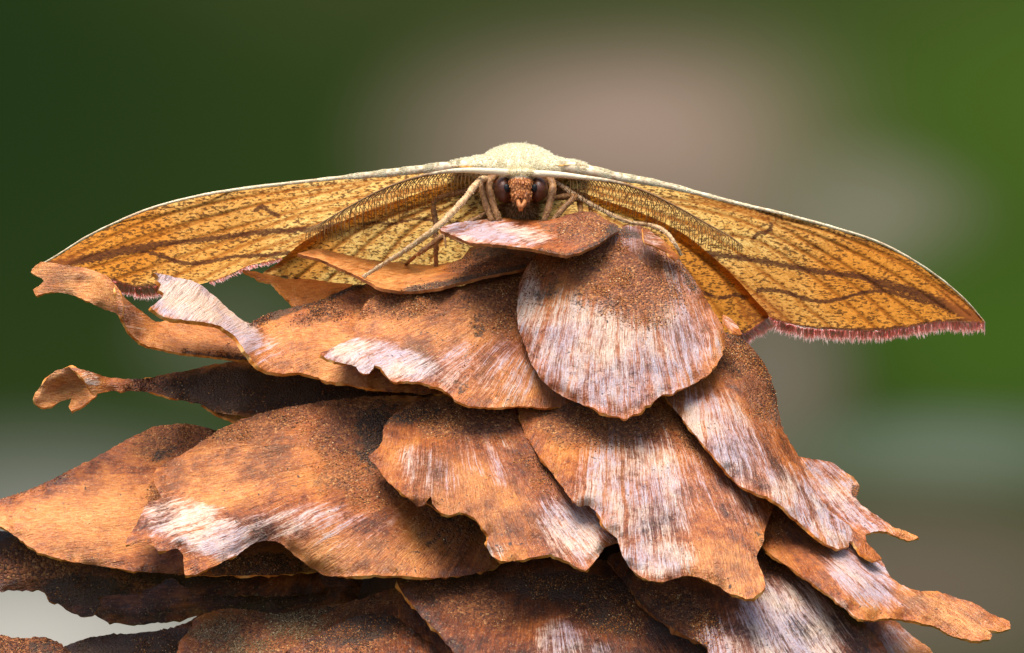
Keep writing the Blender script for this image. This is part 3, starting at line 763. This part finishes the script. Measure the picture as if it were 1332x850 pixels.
def wing(name, outl, ctrl_f, res, mat, bands, veins, warm, red, label=None):
    q, F, o = triangulate(outl, res, .3, 1, True, 0.0)
    d = ctrl_f(q[:, 0], q[:, 1])
    band = np.zeros(len(q))
    for pts, w, st in bands:
        c = catmull(pts, 6, False)
        band = np.maximum(band, st * np.exp(-(pdist(q, c) / w) ** 2))
    vein = np.zeros(len(q))
    for pts, w in veins:
        c = catmull(pts, 6, False)
        vein = np.maximum(vein, np.exp(-(pdist(q, c) / w) ** 2))
    d = d + .04 * vein + .02 * fbm(q[:, 0] / 45, q[:, 1] / 30, 2)
    V = P(q[:, 0], q[:, 1], d)
    mk = np.stack([band, vein, blob(q, warm), blob(q, red)], -1)
    fi = np.stack([q[:, 0] / 100, q[:, 1] / 100, d], -1)
    ob = mesh_obj(name, V, F, mat, None, {'fib': ('FLOAT_VECTOR', fi), 'mask': ('FLOAT_COLOR', mk)})
    child(ob, moth)
    return ob

def blades(name, base, tip, w, mat, parent, tint=None):
    """thin tapering hairs from base to tip, joined"""
    n = len(base)
    t = tip - base
    s = np.cross(t, np.array([0, -1, 0.15]) + rng.normal(0, .35, (n, 3)))
    s /= np.maximum(np.linalg.norm(s, axis=1), 1e-9)[:, None]
    mid = base + t * .55 + np.cross(t, s) * .06
    ww = np.broadcast_to(np.asarray(w, float).reshape(-1, 1), (n, 1))
    V = np.stack([base - s * ww, base + s * ww, mid + s * ww * .8, mid - s * ww * .8, tip], 1).reshape(-1, 3)
    k = np.arange(n)[:, None] * 5
    F = [tuple(x) for x in (k + [0, 1, 2, 3])] + [tuple(x) for x in (k + [3, 2, 4])]
    if tint is None: tint = rng.random(n)
    o = mesh_obj(name, V, F, mat, None, {'tint': ('FLOAT', np.repeat(tint, 5))})
    o['kind'] = 'stuff'
    child(o, parent)
    return o

def fringe(line, f, ln, n, parent, lean=(0, 0), out=(0, 1), mat=None):
    c = catmull(line, 1.5, False)
    L = np.concatenate([[0], np.cumsum(np.linalg.norm(np.diff(c, axis=0), axis=1))])
    u = rng.random(n) * L[-1]
    x = np.interp(u, L, c[:, 0]); y = np.interp(u, L, c[:, 1])
    tx = np.interp(u, (L[1:] + L[:-1]) / 2, np.diff(c[:, 0])); ty = np.interp(u, (L[1:] + L[:-1]) / 2, np.diff(c[:, 1]))
    tl = np.hypot(tx, ty); nx, ny = -ty / tl, tx / tl
    sg = np.where(nx * out[0] + ny * out[1] > 0, 1, -1)
    nx, ny = nx * sg, ny * sg
    clump = fbm(u / 9, u * 0 + 2.2, 2)
    l = ln * rng.uniform(.65, 1.12, n) * (1 + .22 * clump)
    ax = nx + lean[0] + .3 * clump + rng.normal(0, .14, n); ay = ny + lean[1] + rng.normal(0, .1, n)
    yb = y + rng.uniform(-2, 2, n)
    d0 = f(x, yb); d1 = f(x + ax * l, yb + ay * l)
    b = P(x, yb, d0 + .02); t = P(x + ax * l, yb + ay * l, d1 + .05 + rng.normal(0, .03, n))
    tint = np.clip(rng.random(n) * .9 + .25 * clump, 0, 1)
    blades('fringe', b, t, rng.uniform(.006, .011, n), mat or M_FRINGE, parent, tint)

# forewings ---------------------------------------------------------------
fR = tps([(690,222,-1.0),(800,224,-.6),(960,265,-.2),(1080,297,-.1),(1190,342,-.3),(1281,421,-.85),(1137,430,-1.85),(1045,425,-2.25),(999,411,-2.5),(900,360,-2.6),(800,310,-2.3),(720,260,-1.7),(1050,350,-.95),(930,300,-1.2)])
OUT_R = [(690,226),(740,214),(800,224),(860,238),(900,248),(960,265),(1020,281),(1080,297),(1140,316),(1190,342),(1230,370),(1260,397),(1281,421),(1262,419),(1223,419),(1177,426),(1137,430),(1091,429),(1045,425),(1015,418),(999,412),(981,392),(954,363),(923,336),(887,309),(846,288),(785,266),(720,246)]
L1R = [(880,318),(919,330),(952,334),(992,340),(1045,350),(1091,357),(1124,361),(1147,370),(1174,377),(1207,387),(1240,402),(1272,416)]
L2R = [(985,378),(1012,378),(1045,388),(1071,393),(1098,388),(1124,381),(1151,379),(1177,386),(1207,394)]
VR = [([(760,240),(860,262),(960,286),(1040,325),(1110,372),(1170,425)],2.2),([(840,255),(930,268),(1003,290),(1060,322),(1130,366),(1205,421)],2.0),([(900,258),(980,280),(1060,306),(1150,350),(1240,410)],2.0),
      ([(760,245),(850,275),(940,305),(981,312),(1040,348),(1090,385),(1140,429)],2.2),([(850,278),(900,294),(950,322),(1000,360),(1040,392),(1083,429)],2.2),([(800,270),(880,304),(940,348),(990,388),(1030,422)],2.2),([(860,300),(930,350),(975,392),(1000,412)],2.4),
      ([(930,262),(1040,290),(1130,323),(1200,362),(1262,412)],1.6),([(870,243),(960,271),(1080,303),(1180,345),(1240,385)],1.8)]
fw_r = wing('forewing', OUT_R, fR, 2.0, M_FW,
     [(L1R,5,1.0),([(1140,368),(1180,378),(1220,393),(1272,416)],9,.95),(L2R,3.6,.95),([(981,310),(986,304),(996,303),(1002,299),(1003,291)],3.4,1.0),
      ([(999,413),(1045,425),(1091,428),(1137,429),(1177,425),(1223,418),(1273,416)],2.4,1.0),([(800,226),(900,250),(960,268),(1020,285),(1080,301),(1140,320),(1200,352)],2.5,.55)],
     VR, [(1180,390,170,90,20,.95),(1030,390,110,60,20,.6),(1100,330,110,40,20,.55),(960,280,70,24,20,.35)], [(1255,400,40,14,35,.7),(1000,405,40,18,30,.5)])
fringe([(999,413),(1015,419),(1045,427),(1091,430),(1137,431),(1177,427),(1223,420),(1262,420),(1281,421)], fR, 14, 1500, fw_r)

fL = tps([(660,218,-1.0),(560,221,-.6),(420,236,-.2),(300,250,-.1),(150,292,-.3),(42,352,-.85),(110,362,-1.5),(179,373,-1.9),(272,366,-2.2),(365,337,-2.5),(480,305,-2.5),(600,265,-1.7),(300,310,-1.0),(440,270,-1.2)])
OUT_L = [(660,222),(600,216),(560,221),(480,230),(420,236),(360,243),(300,250),(250,259),(200,272),(150,292),(110,312),(75,334),(42,352),(70,354),(110,358),(140,362),(155,368),(179,374),(200,372),(235,374),(272,367),(300,357),(320,347),(345,341),(365,336),(388,324),(422,303),(472,281),(522,263),(600,240)]
L1L = [(460,290),(420,296),(380,300),(335,303),(290,309),(245,314),(200,319),(164,325),(134,331),(95,339),(60,346)]
L2L = [(400,326),(350,332),(305,334),(266,342),(236,342),(212,334),(188,327),(160,329)]
VL = [([(600,238),(500,252),(420,265),(330,290),(250,312),(150,340),(100,354)],2.0),([(560,244),(440,272),(395,279),(320,305),(250,330),(150,364)],2.0),([(520,262),(440,285),(360,305),(280,335),(205,371)],2.2),([(470,282),(400,305),(330,330),(250,370)],2.2),
      ([(480,285),(420,303),(370,325),(320,345)],2.2),([(480,240),(400,254),(300,276),(200,304),(90,345)],1.8),([(500,234),(380,248),(280,264),(180,292),(90,336)],1.7),([(430,250),(330,268),(240,296),(150,326)],1.7)]
fw_l = wing('forewing', OUT_L, fL, 2.0, M_FW,
     [(L1L,4.6,.95),([(200,320),(164,326),(110,338),(60,346)],8,.95),(L2L,3.4,.95),([(332,274),(341,268),(350,275),(361,280)],3.6,1.0),([(110,358),(140,361),(155,367),(179,373),(200,371),(230,372)],2.4,1.0),([(560,224),(420,240),(300,254),(200,276),(130,304),(80,334)],2.5,.5)],
     VL, [(130,335,130,60,-20,1.0),(260,320,110,50,-15,.6),(300,275,110,30,-12,.5)], [(75,340,40,12,-25,.5),(300,358,30,6,-15,.3)])
fringe([(140,363),(155,369),(179,375),(200,373),(225,374)], fL, 13, 900, fw_l, lean=(.2, 0))
fringe([(272,368),(300,358),(320,348),(345,342),(366,336)], fL, 3.5, 260, fw_l, lean=(.5, 0))

# leading-edge vein of each forewing
for pts, par in (([(680,222,-1.2),(740,218,-.75),(800,229.5,-.55),(860,240,-.4),(960,265,-.18),(1020,279,-.12),(1080,295,-.08),(1140,314,-.15),(1190,340,-.28),(1230,368,-.48),(1260,395,-.66),(1281,420,-.84)], fw_r),
                 ([(668,220,-1.2),(600,216.5,-.75),(560,219.5,-.55),(480,228,-.38),(420,234,-.19),(300,248,-.09),(250,257,-.12),(200,270,-.18),(150,290,-.28),(110,310,-.48),(75,332,-.66),(42,351,-.84)], fw_l)):
    p, r = path(pts, [8, 7.6, 6.0, 4.3, 2.5, 2.0, 1.8, 1.6, 1.5, 1.4, 1.3, 1.0])
    r = r * (1 + .22 * fbm(np.arange(len(r)) * .35, np.zeros(len(r)) + len(r), 2))
    V, F = tube_pts(p, r, 8)
    child(mesh_obj('leading_edge', V, F, M_COSTA), par)
    n = 11000
    w = r[:-1] ** 2.0
    k = rng.choice(len(p) - 1, n, p=w / w.sum())
    a = rng.uniform(-2.7, 1.0, n)
    t = p[k + 1] - p[k]; t /= np.linalg.norm(t, axis=1)[:, None]
    upv = np.stack([np.zeros(n), np.sin(a), np.cos(a)], 1)
    b = p[k] + (p[k + 1] - p[k]) * rng.random((n, 1)) + upv * r[k][:, None] * .9
    tip = b + (t * rng.uniform(.5, 1, (n, 1)) + upv * rng.uniform(.02, .2, (n, 1))) * .04 * np.clip(r[k] / .04, .5, 1.3)[:, None]
    blades('edge_hairs', b, tip, .005, M_FUZZ, par)

# hindwings -----------------------------------------------------------------
def hind(fn, pts, extra):
    c = [(x, y, fn(np.array([x]), np.array([y]))[0] + .14) for x, y in pts]
    return tps(c + extra)
hR = hind(fR, [(760,262),(850,284),(925,333),(980,388),(999,412)], [(968,437,-2.9),(900,410,-3.0),(850,370,-2.7),(760,300,-2.2)])
hw_r = wing('hindwing', [(680,236),(720,240),(790,262),(850,284),(890,305),(925,333),(955,360),(980,388),(1000,413),(988,421),(972,432),(955,436),(920,420),(870,380),(800,330),(730,300),(680,300)], hR, 2.2, M_HW,
     [([(870,360),(926,385),(942,388),(956,383),(972,388)],3.6,.9),([(1000,412),(985,418),(968,430),(950,436)],3.2,.85)],
     [([(780,262),(850,290),(900,325),(945,368),(975,420)],2.6),([(760,270),(830,305),(890,350),(950,425)],2.2),([(790,263),(860,291),(925,336),(980,390),(998,412)],3.4)],
     [(930,370,100,60,40,1.0),(960,410,60,40,30,1.0)], [('line',[(925,334),(955,361),(980,389),(999,412)],5,.6),(985,405,26,20,0,.5)])
fringe([(1000,414),(988,422),(972,433),(955,438)], hR, 13, 700, hw_r, out=(.5, 1))
hL = hind(fL, [(600,240),(520,262),(420,301),(365,340),(344,354)], [(370,362,-2.6),(450,378,-2.7),(560,360,-2.5),(660,340,-2.2),(690,270,-1.7)])
hw_l = wing('hindwing', [(342,356),(362,342),(385,322),(420,300),(470,278),(520,260),(600,236),(680,236),(700,300),(660,360),(560,380),(460,385),(400,370),(370,361),(350,358)], hL, 2.2, M_HW,
     [([(470,292),(492,289),(510,292),(528,287),(546,285),(562,287),(600,290)],3.0,.85),([(352,359),(380,362),(410,368)],2.0,.9)],
     [([(600,262),(544,293),(506,330),(480,370)],2.2),([(580,262),(506,296),(465,330),(420,372)],2.2),([(560,262),(474,296),(431,327),(385,364)],2.2),([(530,258),(430,297),(370,340),(344,356)],3.2),([(620,270),(585,300),(560,340)],2.0)],
     [(400,340,60,30,-35,.7)], [('line',[(420,300),(385,322),(362,342),(342,356)],5,.55)])

# body ------------------------------------------------------------------------
def ellipsoid(bm, px, py, d, rx, ry, rz, seg=20):
    c = P(np.array(float(px)), np.array(float(py)), np.array(float(d)))
    r = bmesh.ops.create_uvsphere(bm, u_segments=seg, v_segments=seg // 2 + 2, radius=1)
    for v in r['verts']:
        v.co = Vector((v.co.x * rx / 100 + c[0], v.co.y * ry + c[1], v.co.z * rz / 100 + c[2]))

bm = bmesh.new()
ellipsoid(bm, 674, 226, -1.5, 58, .85, 39)       # thorax
ellipsoid(bm, 674, 236, -2.6, 40, 1.6, 34)       # abdomen behind
for s in (-1, 1):
    for k, (x, y, rx, rz) in enumerate([(40, 219, 36, 17), (58, 218, 36, 12)]):
        ellipsoid(bm, 674 + s * x, y + (2 if s > 0 else 0), -1.1 + .04 * k, rx, .34, rz)
ellipsoid(bm, 678, 246, -.72, 19, .30, 21)       # head
ellipsoid(bm, 677.5, 238, -.55, 16.5, .22, 12)       # face
ellipsoid(bm, 678, 251, -.53, 14, .20, 14)
ellipsoid(bm, 677, 224.5, -.58, 22, .22, 5.5)    # white crown between the antennae
ellipsoid(bm, 677, 272, -.95, 22, .35, 16)       # chest under the head
bmed = bpy.data.meshes.new('body')
bm.to_mesh(bmed); bm.free()
tmp = bpy.data.objects.new('body_tmp', bmed); C.objects.link(tmp)
md = tmp.modifiers.new('r', 'REMESH'); md.mode = 'VOXEL'; md.voxel_size = .022
ms = tmp.modifiers.new('s', 'SMOOTH'); ms.iterations = 5; ms.factor = .5
dg = bpy.context.evaluated_depsgraph_get()
me = bpy.data.meshes.new_from_object(tmp.evaluated_get(dg))
bpy.data.objects.remove(tmp)
me.name = 'body'; me.materials.clear(); me.materials.append(M_BODY)
me.polygons.foreach_set('use_smooth', [True] * len(me.polygons))
body = bpy.data.objects.new('body', me); C.objects.link(body); child(body, moth)
bv = np.empty(len(me.vertices) * 3, np.float32); me.vertices.foreach_get('co', bv); bv = bv.reshape(-1, 3).astype(float)
bn = np.empty(len(me.vertices) * 3, np.float32); me.vertices.foreach_get('normal', bn); bn = bn.reshape(-1, 3).astype(float)
# pale fuzz on thorax and shoulders
sel = np.where((bv[:, 2] > 1.98) & (bv[:, 1] < 2.2) & (bn[:, 1] < .6))[0]
k = rng.choice(sel, 30000)
X = bv[k] + rng.normal(0, .008, (len(k), 3)); Nn = bn[k]
flow = np.stack([np.sign(X[:, 0] - .08) * np.clip(np.abs(X[:, 0] - .08) * 1.5, 0, 1) * .8, -.35 + 0 * X[:, 0], -.15 + 0 * X[:, 0]], 1)
dirv = Nn * .38 + flow + rng.normal(0, .18, X.shape); dirv /= np.linalg.norm(dirv, axis=1)[:, None]
blades('fuzz', X, X + dirv * rng.uniform(.015, .038, (len(k), 1)), .0038, M_FUZZ, body, np.clip((X[:, 2] - 2.0) / .25 + rng.normal(0, .25, len(k)), 0, 1))
# brown fuzz on chest and cheeks
sel = np.where((bv[:, 2] < 1.66) & (bv[:, 1] < 1.4) & (bn[:, 1] < .3))[0]
k = rng.choice(sel, 1800)
dirv = bn[k] * .6 + np.array([0, -.2, -.5]) + rng.normal(0, .25, (len(k), 3)); dirv /= np.linalg.norm(dirv, axis=1)[:, None]
blades('chest_fuzz', bv[k], bv[k] + dirv * rng.uniform(.04, .09, (len(k), 1)), .006, M_CHEST, body)
# flat rust scales on the face
sel = np.where((bv[:, 2] > 1.62) & (bv[:, 2] < 1.94) & (bn[:, 1] < -.2) & (np.abs(bv[:, 0] - .12) < .2))[0]
k = rng.choice(sel, 900)
dirv = bn[k] * .25 + np.array([0, -.1, -.8]) + rng.normal(0, .25, (len(k), 3)); dirv /= np.linalg.norm(dirv, axis=1)[:, None]
fs = blades('face_scales', bv[k] + bn[k] * .004, bv[k] + dirv * rng.uniform(.03, .05, (len(k), 1)), .008, mat_hair('face_scale', (.22, .06, .016), (.70, .28, .08), .5, .05), body)

# eyes
for ex, px_, s in ((654.5, 658.5, 1), (701, 695.5, -1)):
    b2 = bmesh.new(); ellipsoid(b2, ex, 247, -.62, 12.5, .20, 17.5, 32)
    m2 = bpy.data.meshes.new('eye'); b2.to_mesh(m2); b2.free(); m2.materials.append(M_EYE)
    m2.polygons.foreach_set('use_smooth', [True] * len(m2.polygons))
    eye = bpy.data.objects.new('eye', m2); C.objects.link(eye); child(eye, body)
    b2 = bmesh.new(); ellipsoid(b2, px_, 245, -.45, 4.8, .035, 5.8, 16)
    m2 = bpy.data.meshes.new('eye_spot'); b2.to_mesh(m2); b2.free(); m2.materials.append(M_PUP)
    m2.polygons.foreach_set('use_smooth', [True] * len(m2.polygons))
    es = bpy.data.objects.new('eye_spot', m2); C.objects.link(es); child(es, body)
# palps
for dx, tipx in ((-3.5, 676.2), (4, 678.6)):
    p, r = path([(678 + dx, 259, -.42), (678 + dx, 265, -.31), (tipx, 270, -.27), (tipx, 274, -.31)], [2.4, 3.0, 2.8, 1.6], 2)
    V, F = tube_pts(p, r, 10)
    child(mesh_obj('palp', V, F, M_PALP), body)

# antennae --------------------------------------------------------------------
def antenna(sh, mirror):
    rad = np.interp(np.linspace(0, 1, len(sh)), [0, .15, .35, .6, 1], [4.8, 4.4, 2.4, 1.2, .6])
    p, r = path(sh, rad, 3)
    V, F = tube_pts(p, r, 8)
    an = mesh_obj('antenna', V, F, M_ANT, None, {'tint': ('FLOAT', np.repeat(np.linspace(0, 1, len(p)), 8))}); child(an, moth)
    L = np.concatenate([[0], np.cumsum(np.linalg.norm(np.diff(p, axis=0), axis=1))]); T = L[-1]
    VV, FF, TT, base = [], [], [], 0
    for row in (0, 1):
        n = 58 if row == 0 else 40
        for i in range(n):
            u = .17 + .81 * i / (n - 1) + rng.normal(0, .0015)
            b = np.array([np.interp(u * T, L, p[:, j]) for j in range(3)])
            ln = np.interp(u, [.15, .3, .5, .75, .92, 1], [.26, .46, .54, .46, .26, .10]) * rng.uniform(.82, 1.1)
            s = -1 if mirror else 1
            if row == 0:
                dv = [np.array([-.62 * s, -.05, -.75]), np.array([-.12 * s, .05, -1.0]), np.array([.08 * s, .10, -1.0])]
            else:
                ln *= .82
                dv = [np.array([.35 * s, .55, -.7]), np.array([.5 * s, .4, -.8]), np.array([.55 * s, .3, -.8])]
            q = [b]
            for v, w in zip(dv, (.3, .36, .34)):
                v = v + rng.normal(0, .03, 3)
                q.append(q[-1] + v / np.linalg.norm(v) * ln * w)
            q = catmull(np.array(q) * 100, 6, False) / 100
            v_, f_ = tube_pts(q, np.linspace(.0072, .004, len(q)) * (1 if row == 0 else .75), 4)
            VV += v_; FF += [tuple(x + base for x in t) for t in f_]; TT += [rng.random()] * len(v_); base += len(v_)
    o = mesh_obj('bristles', VV, FF, M_BRISTLE, None, {'tint': ('FLOAT', TT)})
    o['kind'] = 'stuff'; child(o, an)
antenna([(668,225,-.5),(636,223,-.42),(600,222,-.35),(564,226,-.25),(528,235,-.15),(492,249,-.05),(456,268,0),(420,289,.02),(396,303,.0)], False)
antenna([(686,226,-.5),(720,227,-.42),(757,231,-.35),(805,238,-.25),(846,252,-.15),(886,272,-.05),(923,293,0),(950,308,.02),(966,320,.0)], True)

# legs ----------------------------------------------------------------------------
def leg(pts, rad, mat, spurs=()):
    p, r = path(pts, rad, 3)
    r = r * .82 * (1 + .10 * np.sin(np.arange(len(r)) * .9))
    V, F = tube_pts(p, r, 9)
    o = mesh_obj('leg', V, F, mat); child(o, moth)
    n = 26 * len(p)
    k = rng.integers(0, len(p) - 1, n)
    t = p[k + 1] - p[k]; t /= np.linalg.norm(t, axis=1)[:, None]
    v = rng.normal(0, 1, (n, 3)); v -= (v * t).sum(1)[:, None] * t; v /= np.linalg.norm(v, axis=1)[:, None]
    b = p[k] + (p[k + 1] - p[k]) * rng.random((n, 1)) + v * r[k][:, None] * .92
    blades('leg_scales', b, b + (t * .8 + v * rng.uniform(.1, .5, (n, 1))) * rng.uniform(.015, .035, (n, 1)), .0045, M_LEGHP if mat is M_LEGP else M_LEGHD, o)
    for sp, sr in spurs:
        p2, r2 = path(sp, sr, 2); V, F = tube_pts(p2, r2, 7)
        child(mesh_obj('spur', V, F, mat), o)
cA = lambda x, y: SURF['C'](np.array([x]), np.array([y]))[0]
leg([(648,252,-.85),(631,233,-.62),(601,263,.15),(566,298,.75),(530,324,.55),(500,343,.25),(473,360,cA(473,360) + .05)], [5, 5, 5, 4.8, 3.6, 3.0, 2.2], M_LEGP)
leg([(640,245,-1.0),(600,250,-1.0),(565,262,-1.0),(566,285,-.9),(567,310,-.85),(567,346,cA(567,346) + .02)], [5, 4.5, 4.2, 4.2, 3.8, 3.0], M_LEGD)
leg([(655,268,-.9),(610,290,-.6),(579,305,-.4),(560,319,-.45),(546,329,-.5),(528,344,cA(528,344) + .02)], [4.5, 5, 5, 4.4, 3.6, 2.4], M_LEGD,
    [([(579,305,-.38),(592,312,-.3),(604,319,-.25)], [2.2, 1.6, .8]), ([(577,306,-.38),(579,314,-.34),(580,323,-.32)], [2.0, 1.4, .8])])
leg([(646,228,-.85),(629,238,-.7),(631,262,-.6),(640,288,-.52)], [5, 5.5, 5.5, 4.5], M_LEGD)
leg([(646,228,-.75),(636,238,-.62),(641,264,-.55),(650,288,-.5)], [5, 5.5, 5, 4], M_LEGD)
leg([(710,228,-.8),(719,240,-.65),(715,264,-.55),(708,289,-.5)], [5, 6, 5.5, 4.5], M_LEGD)
leg([(700,262,-1.0),(747,256,-.75),(733,271,-.6),(718,288,-.52)], [4.5, 5, 4.6, 3.5], M_LEGD)
leg([(715,250,-1.1),(750,252,-1.0),(754,264,-.9),(755,280,-.6)], [4, 4.6, 4.4, 3.6], M_LEGD)
leg([(715,245,-1.2),(762,256,-1.1),(767,266,-1.0),(769,284,-.5)], [4, 3.8, 3.4, 2.6], M_LEGD)
leg([(712,230,-1.0),(735,245,-.85),(762,262,-.75),(815,288,-.5),(850,294,-.2),(868,304,0),(878,318,.1),(886,332,.02)], [3.4, 3.4, 3.2, 2.9, 3.2, 3.2, 2.8, 2.0], M_LEGP)
